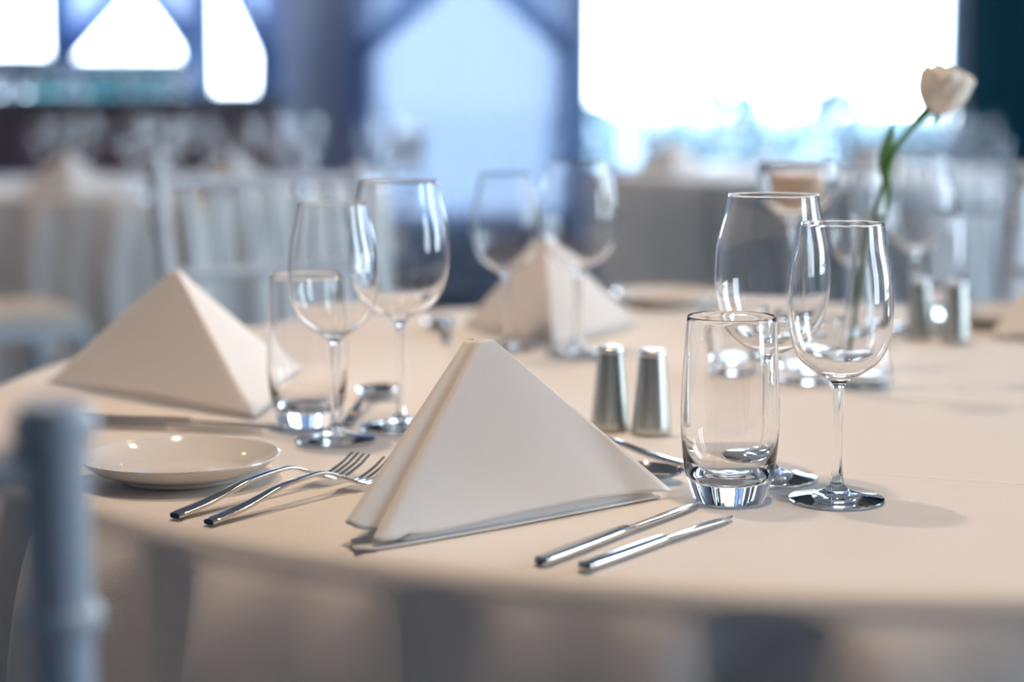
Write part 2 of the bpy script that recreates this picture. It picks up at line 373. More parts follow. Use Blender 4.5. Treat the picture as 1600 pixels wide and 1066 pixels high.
# ------------------------------------------------------------------ glasses
def wine(name, H, rim, belly, zb, z0, foot, label):
    """rim/belly/foot are radii, zb height of belly, z0 height where bowl meets stem"""
    th = .0010; hh = zb-z0
    outer = smooth_prof([(.0042, z0-.010), (.0050, z0-.004), (.0105, z0+.001), (belly*.52, z0+hh*.13), (belly*.80, z0+hh*.33), (belly*.955, z0+hh*.64), (belly, zb), (belly*.968, zb+(H-zb)*.40), (rim*1.07, zb+(H-zb)*.76), (rim, H-.0006)], 7)
    inner = []
    for i in range(len(outer)-1, 0, -1):
        (r0, a0), (r1, a1) = outer[max(i-1, 0)], outer[min(i+1, len(outer)-1)]
        l = math.hypot(r1-r0, a1-a0); nr, nz = (a1-a0)/l, -(r1-r0)/l
        t = th*(.8 + .9*max(0, 1-(outer[i][1]-z0)/hh)**2)
        r, z = outer[i][0]-nr*t, outer[i][1]-nz*t
        if r > .012: inner.append((r, z))
    inner += [(.007, z0+.0036), (.003, z0+.0031), (0, z0+.0030)]
    rimp = [(rim-th*.3, H), (rim-th*.7, H)]
    e = empty(name); e['category'] = 'wine glass'
    bm = NB(); lathe(bm, outer + rimp + inner, 96); obj('bowl', fix(bm), 'glass', e)
    bm = NB(); lathe(bm, smooth_prof([(.0052, .013), (.0040, .022), (.0035, .040), (.0034, z0-.03), (.0042, z0-.010)], 6), 40); bmesh.ops.recalc_face_normals(bm, faces=bm.faces); obj('stem', bm, 'glass', e)
    bm = NB(); lathe(bm, [(0, .0012), (foot*.6, .0008), (foot-.002, .0001), (foot-.0005, .0006), (foot, .0014)] + smooth_prof([(foot-.0005, .0024), (foot*.8, .0036), (foot*.5, .0056), (foot*.28, .0085), (.0075, .0105+.0), (.0052, .013)], 6)[0:], 96)
    obj('foot', bm, 'glass', e)
    return e
def orient_out(o):
    return o
red = wine('large_wine_glass', .2245, .0350, .0448, .158, .100, .0385, '')
white = wine('small_wine_glass', .2080, .0305, .0388, .142, .092, .0358, '')
tum = empty('tumbler'); tum['category'] = 'tumbler'
bm = NB()
lathe(bm, [(0, .0016), (.018, .0010), (.0245, .0001)] + smooth_prof([(.0262, .0010), (.0290, .008), (.0335, .024), (.0362, .048), (.0366, .070), (.0352, .105), (.0331, .1385)], 7)
      + [(.0328, .1392), (.0323, .1388)] + smooth_prof([(.0321, .1380), (.0341, .105), (.0353, .070), (.0345, .048), (.0300, .030), (.0210, .0185), (.010, .0150), (0, .0145)], 7), 96)
obj('glass_body', fix(bm), 'glass', tum)
votive = empty('votive_glass'); votive['category'] = 'candle holder'
bm = NB(); lathe(bm, [(0,.001),(.030,.0003),(.033,.002)] + [(.0345,.02),(.0355,.05),(.0362,.066)] + [(.0357,.0668),(.0348,.066)] + [(.0335,.05),(.0322,.020),(.028,.0130),(0,.0125)], 72); obj('cup', fix(bm), 'glass', votive)
cup = empty('footed_candle_bowl'); cup['category'] = 'candle holder'
bm = NB(); lathe(bm, smooth_prof([(.0048,.150),(.012,.157),(.030,.166),(.043,.185),(.0465,.205),(.0450,.2245)],7) + smooth_prof([(.0436,.2240),(.0448,.205),(.0412,.187),(.028,.170),(.010,.163),(0,.162)],7), 80); obj('bowl', fix(bm), 'glass', cup)
bm = NB(); lathe(bm, smooth_prof([(.0058,.014),(.0042,.03),(.004,.12),(.0048,.150)],6), 40); obj('stem', bm, 'glass', cup)
bm = NB(); lathe(bm, [(0,.001),(.036,.0002),(.037,.002)] + smooth_prof([(.0365,.003),(.022,.006),(.010,.009),(.0058,.014)],6), 72); obj('foot', bm, 'glass', cup)
vase = empty('bud_vase'); vase['category'] = 'vase'
bm = NB(); lathe(bm, [(0,.001),(.026,.0003),(.030,.002)] + smooth_prof([(.031,.006),(.0285,.022),(.0215,.060),(.0150,.100),(.0125,.130),(.0135,.160),(.0165,.178)],7)
      + smooth_prof([(.0155,.1785),(.0122,.160),(.0110,.130),(.0132,.100),(.0195,.060),(.0262,.024),(.022,.013),(0,.0110)],7), 72)
obj('vase_body', fix(bm), 'glass', vase)
bottle = empty('bar_bottle'); bottle['category'] = 'bottle'
bm = NB(); lathe(bm, [(0,0),(.030,0)] + smooth_prof([(.033,.004),(.033,.06),(.032,.085),(.014,.115),(.012,.125),(.012,.150)],5) + [(0,.150)], 32); obj('bottle_body', fix(bm), 'bottle', bottle)
bm = NB(); lathe(bm, [(0,.166),(.012,.166),(.0135,.163),(.0135,.1505),(0,.1505)], 24); obj('cap', fix(bm), 'cap', bottle)

# ------------------------------------------------------------------ cutlery (lying along +x, heel at the origin)
def interp(tab, s):
    n = len(tab)
    for i in range(n-1):
        (a, va), (b_, vb) = tab[i], tab[i+1]
        if s <= b_ or i == n-2:
            h = b_-a; d = (vb-va)/h
            def slope(k):
                if k == 0: return (tab[1][1]-tab[0][1])/(tab[1][0]-tab[0][0])
                if k == n-1: return (tab[-1][1]-tab[-2][1])/(tab[-1][0]-tab[-2][0])
                d0 = (tab[k][1]-tab[k-1][1])/(tab[k][0]-tab[k-1][0]); d1 = (tab[k+1][1]-tab[k][1])/(tab[k+1][0]-tab[k][0])
                return 0 if d0*d1 <= 0 else 2*d0*d1/(d0+d1)
            t = min(1, max(0, (s-a)/h)); m0, m1 = slope(i)*h, slope(i+1)*h
            return (2*t**3-3*t*t+1)*va + (t**3-2*t*t+t)*m0 + (3*t*t-2*t**3)*vb + (t**3-t*t)*m1
def make_fork(L=.205):
    e = empty('fork'); e['category'] = 'fork'
    f = L/.205
    zt = [(0,.0024),(.03,.0062),(.085,.0165),(.118,.0185),(.148,.0090),(.158,.0050),(.170,.0040),(.190,.0090),(.205,.0165)]
    wt = [(0,.0048),(.004,.0060),(.03,.0058),(.085,.0032),(.118,.0029),(.135,.0040),(.150,.0105),(.158,.0118)]
    tt = [(0,.0020),(.05,.0019),(.118,.0016),(.15,.0009),(.158,.0009)]
    bm = NB(); n = 44
    loft(bm, [sec(s*f, 0, interp(zt, s), interp(wt, s), interp(tt, s), 16, 3.4) for s in [0.0, .001]+[.118*i/n for i in range(1, n+1)]])
    obj('handle', fix(bm), 'steel', e)
    bm = NB()
    loft(bm, [sec(s*f, 0, interp(zt, s), interp(wt, s), interp(tt, s), 16, 3.0) for s in [.1175+.0405*i/14 for i in range(15)]])
    for k in range(4):
        y = (k-1.5)*.0064
        secs = []
        for i in range(13):
            s = .156+.049*i/12; t = i/12
            secs.append(sec(s*f, y*(1-.07*t), interp(zt, s), .0019*(1-.45*t**3), .0008*(1-.35*t), 10, 3))
        loft(bm, secs)
    obj('tined_head', fix(bm), 'steel', e); return e
def make_knife(L=.222, name='table_knife'):
    e = empty(name); e['category'] = 'knife'; f = L/.222
    wt = [(0,.0038),(.004,.0056),(.03,.0058),(.10,.0048),(.112,.0042)]
    bm = NB(); secs = []
    for s in [0, .0012, .004]+[.112*i/26 for i in range(1, 27) if .112*i/26 > .005]:
        secs.append(sec(s*f, 0, .0034, interp(wt, s)*(.8 if s == 0 else 1), .0018 if s == 0 else .0030, 18, 3.6))
    loft(bm, secs); obj('handle', fix(bm), 'steel', e)
    bm = NB(); secs = []
    up = [(.108,.0040),(.116,.0050),(.130,.0070),(.19,.0080),(.210,.0062),(.222,.0006)]      # edge side
    dn = [(.108,.0040),(.116,.0046),(.19,.0052),(.210,.0040),(.222,.0004)]
    for i in range(31):
        s = .110+.112*i/30; a, c = interp(up, s), interp(dn, s); h = .0013*(1-.5*i/30)
        z = .0034 - .0008*min(1, i/15)
        secs.append([(s*f, a, z-.0009), (s*f, a*.3, z+h*.9-.0003), (s*f, -c*.7, z+h), (s*f, -c, z+h*.6), (s*f, -c, z-h*.6), (s*f, -c*.7, z-h), (s*f, a*.3, z-h*.9), (s*f, a, z-.0012)])
    loft(bm, secs); obj('blade', fix(bm), 'steel', e); return e
def make_spoon(L=.20):
    e = empty('spoon'); e['category'] = 'spoon'; f = L/.2
    zt = [(0,.0022),(.03,.0055),(.08,.0135),(.115,.0160),(.140,.0095),(.15,.0085)]
    wt = [(0,.0040),(.006,.0056),(.03,.0050),(.085,.0031),(.115,.0027),(.15,.0036)]
    bm = NB(); loft(bm, [sec(s*f, 0, interp(zt, s), interp(wt, s), .0014, 14, 3.2) for s in [0, .001]+[.143*i/40 for i in range(1, 41)]]); obj('handle', fix(bm), 'steel', e)
    bm = NB(); nu, nv = 28, 10; cx = .169*f; rows = []
    def bp(a, r, off):
        x = cx + .031*f*r*math.cos(a); wd = .0205*(1-.12*math.cos(a)); y = wd*r*math.sin(a)
        return (x, y, .0098 - .0085*(1-r*r) - off)
    for off, rev in ((0, 0), (.0011, 1)):
        cv = bm.verts.new(bp(0, 0, off)); ring = []
        for j in range(1, nv+1): ring.append([bm.verts.new(bp(2*PI*i/nu, j/nv, off)) for i in range(nu)])
        for i in range(nu):
            k = (i+1) % nu; bm.faces.new((cv, ring[0][i], ring[0][k]))
            for j in range(nv-1): bm.faces.new((ring[j][i], ring[j+1][i], ring[j+1][k], ring[j][k]))
        rows.append(ring[-1])
    for i in range(nu): k = (i+1) % nu; bm.faces.new((rows[0][i], rows[0][k], rows[1][k], rows[1][i]))
    obj('spoon_bowl', fix(bm), 'steel', e); return e
fork = make_fork(); knife = make_knife(); bknife = make_knife(.190, 'butter_knife'); spoon = make_spoon()

# ------------------------------------------------------------------ plate, shaker
bm = NB()
lathe(bm, [(0,.0025),(.040,.0025),(.042,.0002),(.046,.0002),(.0475,.003)] + smooth_prof([(.055,.0050),(.068,.0100),(.0790,.0180)],6) + [(.0800,.0190),(.0797,.0200)] + smooth_prof([(.0787,.0200),(.068,.0132),(.056,.0086),(.048,.0068),(.025,.0062),(0,.0060)],6), 96)
plate = obj('side_plate', fix(bm), 'china'); plate['category'] = 'plate'
shaker = empty('metal_shaker'); shaker['category'] = 'shaker'
bm = NB(); lathe(bm, [(0,.0003),(.0168,.0003),(.0178,.0012),(.0180,.003)] + [(.0180-(.0062)*t, .003+.067*t) for t in [i/12 for i in range(1, 13)]] + [(0,.0702)], 56); obj('body', fix(bm), 'brushed', shaker)
bm = NB(); lathe(bm, [(0,.0703),(.0119,.0703),(.0121,.0712)] + smooth_prof([(.0119,.0735),(.0108,.0752),(.007,.0763),(0,.0766)],5), 48); capo = obj('cap', fix(bm), 'cap', shaker)
bm = NB()
for k in range(5):
    a = 2*PI*k/5; lathe_c = bmesh.ops.create_circle(bm, cap_ends=True, radius=.0009, segments=10, matrix=Matrix.Translation((.0042*math.cos(a), .0042*math.sin(a), .07665)))
obj('pour_holes', bm, 'hole', capo)

# ------------------------------------------------------------------ napkins
def conic_sheet(bm, top, base, nv, th, sag=0.0):
    """sheet between a short top polyline and the base polyline, given thickness"""
    n = len(base)
    def P(i, v):
        p = top[i].lerp(base[i], v); return p
    pts = [[P(i, j/nv) for i in range(n)] for j in range(nv+1)]
    vs = [[bm.verts.new(p) for p in row] for row in pts]
    for j in range(nv):
        for i in range(n-1): bm.faces.new((vs[j][i], vs[j][i+1], vs[j+1][i+1], vs[j+1][i]))
def resample(pts, n):
    L = [0]
    for a, b_ in zip(pts, pts[1:]): L.append(L[-1]+(b_-a).length)
    out = []
    for k in range(n):
        d = L[-1]*k/(n-1); i = 0
        while i < len(L)-2 and L[i+1] < d: i += 1
        t = (d-L[i])/max(L[i+1]-L[i], 1e-9); out.append(pts[i].lerp(pts[i+1], min(1, t)))
    return out
def make_napkin(F, A, B, apex, h, z=.7512, open_ridge=False, flap=True):
    """pyramid napkin: ridge from apex to F on the table, wings to A and B; all plan points"""
    F, A, B, ap = [Vector((p[0], p[1], 0)) for p in (F, A, B, apex)]
    org = Vector(((F.x+A.x+B.x)/3, (F.y+A.y+B.y)/3, 0))
    def wing(P0, P1, bulge, n=26, lift=.004):
        d = (P1-P0); nrm = Vector((-d.y, d.x, 0)).normalized()
        if nrm.dot(ap-P0) > 0: nrm = -nrm
        return [P0 + d*t + nrm*bulge*math.sin(PI*t) for t in [i/(n-1) for i in range(n)]]
    bm = NB(); topc = Vector((ap.x, ap.y, h))
    dA = (A-F).normalized(); dB = (B-F).normalized(); out = -(ap-F).normalized()
    def mk(base, spread, zfun, low=0):
        n = len(base)
        top = [topc + (Vector((p.x, p.y, 0)) - ap)*spread for p in base]
        b3 = [Vector((p.x, p.y, zfun(i/(n-1)))) for i, p in enumerate(base)]
        top = [a.lerp(b, low) for a, b in zip(top, b3)]
        conic_sheet(bm, top, b3, 30, .001)
    if not open_ridge:
        rnd = [F + dA*.004*(1-t)**1 + dB*.004*t + out*.0015 for t in (0, .33, .66, 1)]
        base = wing(F+dA*.004, A, .006)[::-1] + rnd[1:3] + wing(F+dB*.004, B, .006)
        n = len(base); mk(base, .02, lambda t: .0012 + .006*abs(math.sin(2*PI*t)))
        # second layer just inside
        ins = (ap-F).normalized()*.006
        base2 = [p + ins + (F-p)*.03 for p in base]
        mk(base2, .02, lambda t: .0010)
    else:
        # the face turns round a rolled rim into a shaded pocket, then out again into a second layer that runs to the far wing
        q = Vector((-dA.y, dA.x, 0)); q = q if q.dot(B-F) > 0 else -q
        ctrl = [(.016,-.0002),(.008,.0),(.003,.0008),(.0003,.0025),(-.0006,.0048),(.0006,.0072),(.006,.0082),(.012,.0090),(.0145,.0105),(.012,.0120),(.004,.0138),(-.004,.0160),(-.0085,.0195),(-.0095,.0235),(-.0070,.0275),(-.001,.031)]
        hook = []
        P = [ctrl[0]]+ctrl+[ctrl[-1]]
        for i in range(1, len(P)-2):
            for k in range(4):
                t = k/4; hook.append([.5*((2*P[i][c])+(-P[i-1][c]+P[i+1][c])*t+(2*P[i-1][c]-5*P[i][c]+4*P[i+1][c]-P[i+2][c])*t*t+(-P[i-1][c]+3*P[i][c]-3*P[i+1][c]+P[i+2][c])*t**3) for c in range(2)])
        hook.append(list(ctrl[-1]))
        top = []; b3 = []
        face = wing(F + dA*.016, A, .002, 30)[::-1]
        for i, p in enumerate(face[:-1]):
            t = i/29; top.append(topc + dA*.016*.5 + (p-F)*.006)
            b3.append(Vector((p.x, p.y, .0035 + .0062*math.sin(PI*t**.85)*(1-.2*t) + .006*max(0, (t-.85)/.15)**2)))
        zr = lambda a, b_: .0050 + .010*min(1, max(0, b_-.006)/.014)
        for (a, b_) in hook:
            top.append(topc + (dA*a + q*b_)*.5 - Vector((0, 0, .0012*b_/.02)))
            pp = F + dA*a + q*b_; b3.append(Vector((pp.x, pp.y, zr(a, b_))))
        h0 = F + dA*hook[-1][0] + q*hook[-1][1]
        for i, p in enumerate(wing(h0, B, .004, 24)[1:]):
            t = (i+1)/23; top.append(topc + (h0-F)*.5*(1-.5*t)); b3.append(Vector((p.x, p.y, .0145*(1-min(1, t*2.5)) + .0012)))
        conic_sheet(bm, top, b3, 46, .001)
        # lower layer lying on the table, its edge showing under the lifted hem
        c = [F - dA*.014 + q*.007, F - dA*.002 + q*.0, F + dA*.03 - q*.0015, F + dA*.10 - q*.0030, F + dA*.17 - q*.002, A - dA*.012, A - dA*.012 + q*.02, F + dA*.06 + q*.03, F + q*.032, F - dA*.010 + q*.018]
        lo = [bm.verts.new((p.x, p.y, .0008)) for p in c]; bm.faces.new(lo)
        # inner layer of the face, hanging just behind the hem
        base = [p + q*.004 for p in wing(F+dA*.02, A-dA*.015, .002)]
        mk(base, .02, lambda t: .0015, .3)
    bmesh.ops.translate(bm, verts=bm.verts, vec=(-org.x, -org.y, 0))
    o = obj('folded_napkin', bm, 'napkin'); o.location = (org.x, org.y, z); o['category'] = 'napkin'
    md = o.modifiers.new('cloth', 'SOLIDIFY'); md.thickness = .0014; md.offset = 0
    return o

# ------------------------------------------------------------------ table and cloth
def make_table():
    e = empty('round_table'); e['category'] = 'table'
    bm = NB(); lathe(bm, [(0,.718),(TR-.030,.718),(TR-.024,.722),(TR-.024,.738),(TR-.030,.742),(0,.742)], 72); obj('tabletop', fix(bm), 'wood', e)
    for k in range(4):
        a = PI/4+k*PI/2; bm = NB()
        tube(bm, [(.50*math.cos(a), .50*math.sin(a), .718), (.56*math.cos(a), .56*math.sin(a), .35), (.58*math.cos(a), .58*math.sin(a), 0)], .014, 12); obj('leg', bm, 'iron', e)
    return e
def make_cloth(seed, nf=25):
    rnd = random.Random(seed); seg = 360; bm = NB()
    ph = [rnd.uniform(0, 2*PI) for _ in range(5)]
    def fold(a): 
        x = .60*math.cos(nf*a+ph[0]) + .35*math.cos((nf*2-3)*a+ph[1]) + .25*math.cos((nf+5)*a+ph[2]) + .3*math.cos(5*a+ph[3])
        return x
    rings = [(r, 0, 0) for r in (.05,.15,.3,.45,.6,.7,.76,.79)]
    prof = [(TR-.018, 0.0), (TR-.011, -.0012), (TR-.005, -.0045), (TR-.001, -.0100), (TR+.0005, -.018)]
    zs = [.722,.714,.705,.695,.68,.668,.655,.62,.58,.53,.47,.40,.32,.24,.16,.09,.04,.015]
    allr = []
    cv = bm.verts.new((0, 0, .75))
    for r, _, _ in rings: allr.append([bm.verts.new((r*math.cos(2*PI*i/seg), r*math.sin(2*PI*i/seg), .75)) for i in range(seg)])
    for r, dz in prof: allr.append([bm.verts.new((r*math.cos(2*PI*i/seg), r*math.sin(2*PI*i/seg), .75+dz)) for i in range(seg)])
    for z in zs:
        d = .732-z; row = []
        for i in range(seg):
            a = 2*PI*i/seg; amp = .030*(1-math.exp(-d*30.0))
            f = fold(a + .05*math.sin(d*6+ph[4]))
            r = TR + .0005 + .018*(1-math.exp(-d*22)) + .012*d + amp*math.tanh(f*1.3)*.95 - .004*max(0, 1-abs(d-.02)/.03)*0
            r = max(r, TR-.014)
            row.append(bm.verts.new((r*math.cos(a), r*math.sin(a), z)))
        allr.append(row)
    for i in range(seg): bm.faces.new((cv, allr[0][i], allr[0][(i+1) % seg]))
    for a_, b_ in zip(allr, allr[1:]):
        for i in range(seg):
            j = (i+1) % seg; bm.faces.new((a_[i], b_[i], b_[j], a_[j]))
    o = obj('tablecloth', fix(bm), 'cloth'); o['category'] = 'tablecloth'
    return o
TL = Vector((-1.27, 6.35, 0)); TRR = Vector((1.20, 7.25, 0))
table = make_table()
place(table, TC, 0, 'nearest round banquet table, hidden under its cream cloth', None)
place(table, TL, .3, 'round table under the cloth at the left, in front of the bar', None)
place(table, TRR, .6, 'round table under the grey-shaded cloth below the big bright window', None)
o = make_cloth(5); o.location = TC; o['label'] = 'cream tablecloth on the nearest table, filling the foreground'
o = make_cloth(9); o.location = TL; o['label'] = 'blurred cream tablecloth hanging in folds on the left background table before the bar'
o = make_cloth(13); o.location = TRR; o['label'] = 'blurred blue-grey shaded tablecloth on the background table under the big window'
ZT = .7508

# ------------------------------------------------------------------ place settings on the near table
def g(px, py, z=ZT): v = at(px, py, .75); return (v.x, v.y, z)
def lab(o, s): o['label'] = s; return o
# napkins
F, A = at(592, 862), at(1050, 777)
ap = Vector((-.022, 1.380, 0))
lab(make_napkin((F.x, F.y), (A.x, A.y), (-.045, 1.50), (ap.x, ap.y), .126, open_ridge=True), 'sharp cream pyramid napkin in the centre foreground, open fold on its left edge')
F, A, B = at(398, 657), at(72, 603), at(472, 592)
lab(make_napkin((F.x, F.y), (A.x, A.y), (B.x, B.y), (-.337, 1.93), .125), 'grey-looking pyramid napkin behind the small plate at left')
F, A, B = at(866, 545), at(722, 512), at(1000, 508)
lab(make_napkin((F.x, F.y), (A.x, A.y), (B.x, B.y), (.040, 2.39), .122), 'blurred tan pyramid napkin behind the middle pair of wine glasses')
A, F, B = at(1545, 530), at(1700, 540), at(1735, 495)
lab(make_napkin((F.x, F.y), (A.x, A.y), (B.x, B.y), (at(1665, 515).x, at(1665, 515).y), .125), 'tan napkin cut off by the right edge, beyond the far pair of shakers')
# wine glasses and tumblers
place(white, g(1307, 784), 0, 'sharpest small wine glass, at the right front, beside the front tumbler')
place(red, g(1201, 750), 0, 'large wine glass just behind the sharp front wine glass and tumbler')
place(tum, g(1139, 784), 0, 'sharp empty tumbler at the tips of the front knives')
place(white, g(524, 690), 0, 'small wine glass at left between the blurred tumbler and the larger glass')
place(red, g(626, 670), 0, 'large wine glass at left rising behind the left edge of the front napkin')
place(tum, g(482, 667), 0, 'blurred tumbler standing at the right corner of the left napkin')
place(white, g(790, 547), 0, 'blurred small wine glass in front of the left half of the tan middle napkin')
place(red, g(903, 556), 0, 'blurred large wine glass in front of the right half of the tan middle napkin')
place(red, g(1428, 516), 0, 'large blurred wine glass above the far shakers, below the rose')
place(white, g(1334, 530), 0, 'small blurred wine glass left of the leaf of the rose')
place(tum, g(1462, 497), 0, 'blurred tumbler directly behind the far pair of shakers')
# candle glasses, flower
place(votive, g(1145, 585), 0, 'low candle glass seen through the front tumbler')
place(votive, g(1262, 596), 0, 'low candle glass seen through the bowl of the front wine glass')
place(cup, g(1241, 562), 0, 'tall stemmed glass candle bowl behind the large right wine glass')
bm = NB(); lathe(bm, smooth_prof([(0,.0),(.012,.0),(.024,.010),(.030,.022),(.0305,.040)],5)+[(.028,.042),(0,.041)], 40); cv = g(1241, 562)
o = obj('candle', fix(bm), 'wax'); o.location = (cv[0], cv[1], ZT+.1685); tag(o, 'tan candle sitting in the tall stemmed glass bowl', 'candle')
vx = at(1347, 606); place(vase, (vx.x, vx.y, ZT), 0, 'clear bud vase with flared base holding the white rose')
# rose
rose = empty('white_rose'); rose.location = (vx.x, vx.y, ZT); tag(rose, 'single cream white rose leaning right from the glass bud vase', 'rose')
kk = FPX/vx.y/ .985
def rp(px, py, dy=0): # offset in the vertical plane through the vase
    Y = vx.y + dy; u = (px-800)/FPX; v = (533-py)/FPX
    d = Vector((u, math.cos(PITCH)+v*math.sin(PITCH), -math.sin(PITCH)+v*math.cos(PITCH))); t = Y/d.y
    return Vector((0,0,EYE)) + d*t - Vector((vx.x, vx.y, ZT))
stem_pts = [Vector((-.012, .004, .016)), Vector((-.006, .002, .08)), Vector((.004, 0, .15)), rp(1377, 300), rp(1388, 255), rp(1405, 222), rp(1425, 198), rp(1450, 172)]
bm = NB(); tube(bm, stem_pts, [.0030,.0030,.0030,.0030,.0030,.0030,.0034,.0055], 10); obj('stem', bm, 'leaf', rose)
def leaf_mesh(p0, p1, wd, bend):
    bm = NB(); d = p1-p0; side = Vector((.75, .6, .1)).normalized(); nrm = d.cross(side).normalized()
    def f(u, v):
        ww = wd*math.sin(PI*min(1, v**.8))**.75 if 0 < v < 1 else 0
        return p0 + d*v + side*ww*(u-.5)*2 + nrm*(bend*math.sin(PI*v) + abs(u-.5)*.006)
    grid_sheet(bm, f, 8, 18); return bm
o = obj('leaf', leaf_mesh(rp(1389, 292), rp(1398, 190), .0120, .003), 'leaf', rose); o.modifiers.new('s', 'SOLIDIFY').thickness = .0006
o = obj('leaf', leaf_mesh(rp(1384, 275), rp(1376, 350), .005, .003), 'leaf', rose); o.modifiers.new('s', 'SOLIDIFY').thickness = .0006
bc = rp(1472, 142); axis = (rp(1484, 96) - rp(1456, 180) + Vector((0,-.012,0))).normalized()
bm = NB()
rot = axis.to_track_quat('Z', 'Y').to_matrix()
base_c = bc - axis*.026
def petal(bm, ang, r0, hgt, wd, flare, shut):
    def f(u, v):
        a = ang + (u-.5)*wd*(.45+.55*math.sin(PI*min(1, v*.75+.12)))
        rad = r0*math.sin(PI*min(.5, v*.62))**.6*(1-shut*max(0, v-.5)**1.5) + flare*max(0, v-.70)**1.4
        z = hgt*(v**1.15)*(1-.16*abs(u-.5)**2*4*v) - flare*.55*max(0, v-.8)
        lip = .0022*math.sin(u*8+ang*3)*v*v
        return base_c + rot @ Vector(((rad+lip)*math.cos(a), (rad+lip)*math.sin(a), z))
    grid_sheet(bm, f, 12, 14)
for k in range(3): petal(bm, k*2.1, .009, .050, 2.9, 0, .9)
for k in range(4): petal(bm, k*1.57+.4, .016, .052, 2.3, .0, .8)
for k in range(5): petal(bm, k*1.257+.1, .0225, .051, 1.9, .005, .6)
for k in range(6): petal(bm, k*1.047+.6, .0275, .049, 1.8, .012, .35)
o = obj('bloom', bm, 'petal', rose); o.modifiers.new('s', 'SOLIDIFY').thickness = .0007
bm = NB()
for k in range(5):
    a = k*2*PI/5
    def f(u, v, a=a): 
        wq = .5*(1-v); aa = a+(u-.5)*wq*1.6
        rr = .004+.016*v; return base_c + rot @ Vector((rr*math.cos(aa), rr*math.sin(aa), .004-.010*v+.0*u))
    grid_sheet(bm, f, 4, 6)
o = obj('sepals', bm, 'leaf', rose); o.modifiers.new('s', 'SOLIDIFY').thickness = .0005
# shakers
place(shaker, g(953, 672), .2, 'left shaker of the near steel pair right of the front napkin')
place(shaker, g(1018, 679), .9, 'right shaker of the near steel pair, beside the front tumbler')
place(shaker, g(1436, 531), .4, 'left shaker of the far steel pair, at the right')
place(shaker, g(1492, 538), 1.1, 'right shaker of the far steel pair, nearest the right edge')
# plates
pl = [plate]
def put_plate(px, py, s):
    if plate.get('label') is None: o = plate
    else: o = plate.copy(); C.objects.link(o)
    o.location = g(px, py); o['label'] = s; return o
put_plate(281, 749, 'cream side plate at left, beside the two forks')
put_plate(1046, 478, 'blurred side plate right of the tan middle napkin')
put_plate(1560, 508, 'blurred bluish side plate by the tan napkin at the right edge')
# cutlery: lay(proto, heel px, tip point) ; the direction is found on the table
def lay(proto, a, b_, s, ztip=.0, tiplen=None):
    A = at(*a); B = at(b_[0], b_[1], .75+ztip); d = B-A; d.z = 0
    if tiplen: A = B - d.normalized()*tiplen
    return place(proto, (A.x, A.y, ZT), math.atan2(d.y, d.x), s)
lay(fork, (273, 813), (560, 711), 'outer fork of the front pair, nearest the cream plate', .0165)
lay(fork, (326, 823), (620, 716), 'inner fork of the front pair, its tines behind the napkin edge', .0165)
lay(knife, (842, 888), (1093, 792), 'longer front knife, nearer the centre napkin')
lay(bknife, (910, 896), (1143, 814), 'shorter front knife, lying outermost nearest the table edge')
lay(spoon, (541, 668), (603, 606), 'dark reflecting spoon standing out between the left wine glasses', .004)
lay(spoon, (700, 702), (1066, 759), 'spoon peeping out behind the right corner of the front napkin', tiplen=.2)
lay(fork, (1070, 733), (880, 706), 'dessert fork whose handle shows between the front napkin and the tumbler')
lay(knife, (118, 659), (395, 668), 'knife lying in front of the left napkin, nearest it')
lay(bknife, (105, 667), (335, 676), 'knife lying in front of the left napkin, nearer the cream plate')
lay(fork, (1158, 508), (1085, 540), 'blurred fork left of the blurred candle glass, by the middle place setting', .0165)
lay(fork, (1128, 506), (1055, 534), 'blurred fork beside the far side plate of the middle setting', .0165)
lay(spoon, (700, 540), (690, 518), 'blurred dessert spoon left of the tan middle napkin')

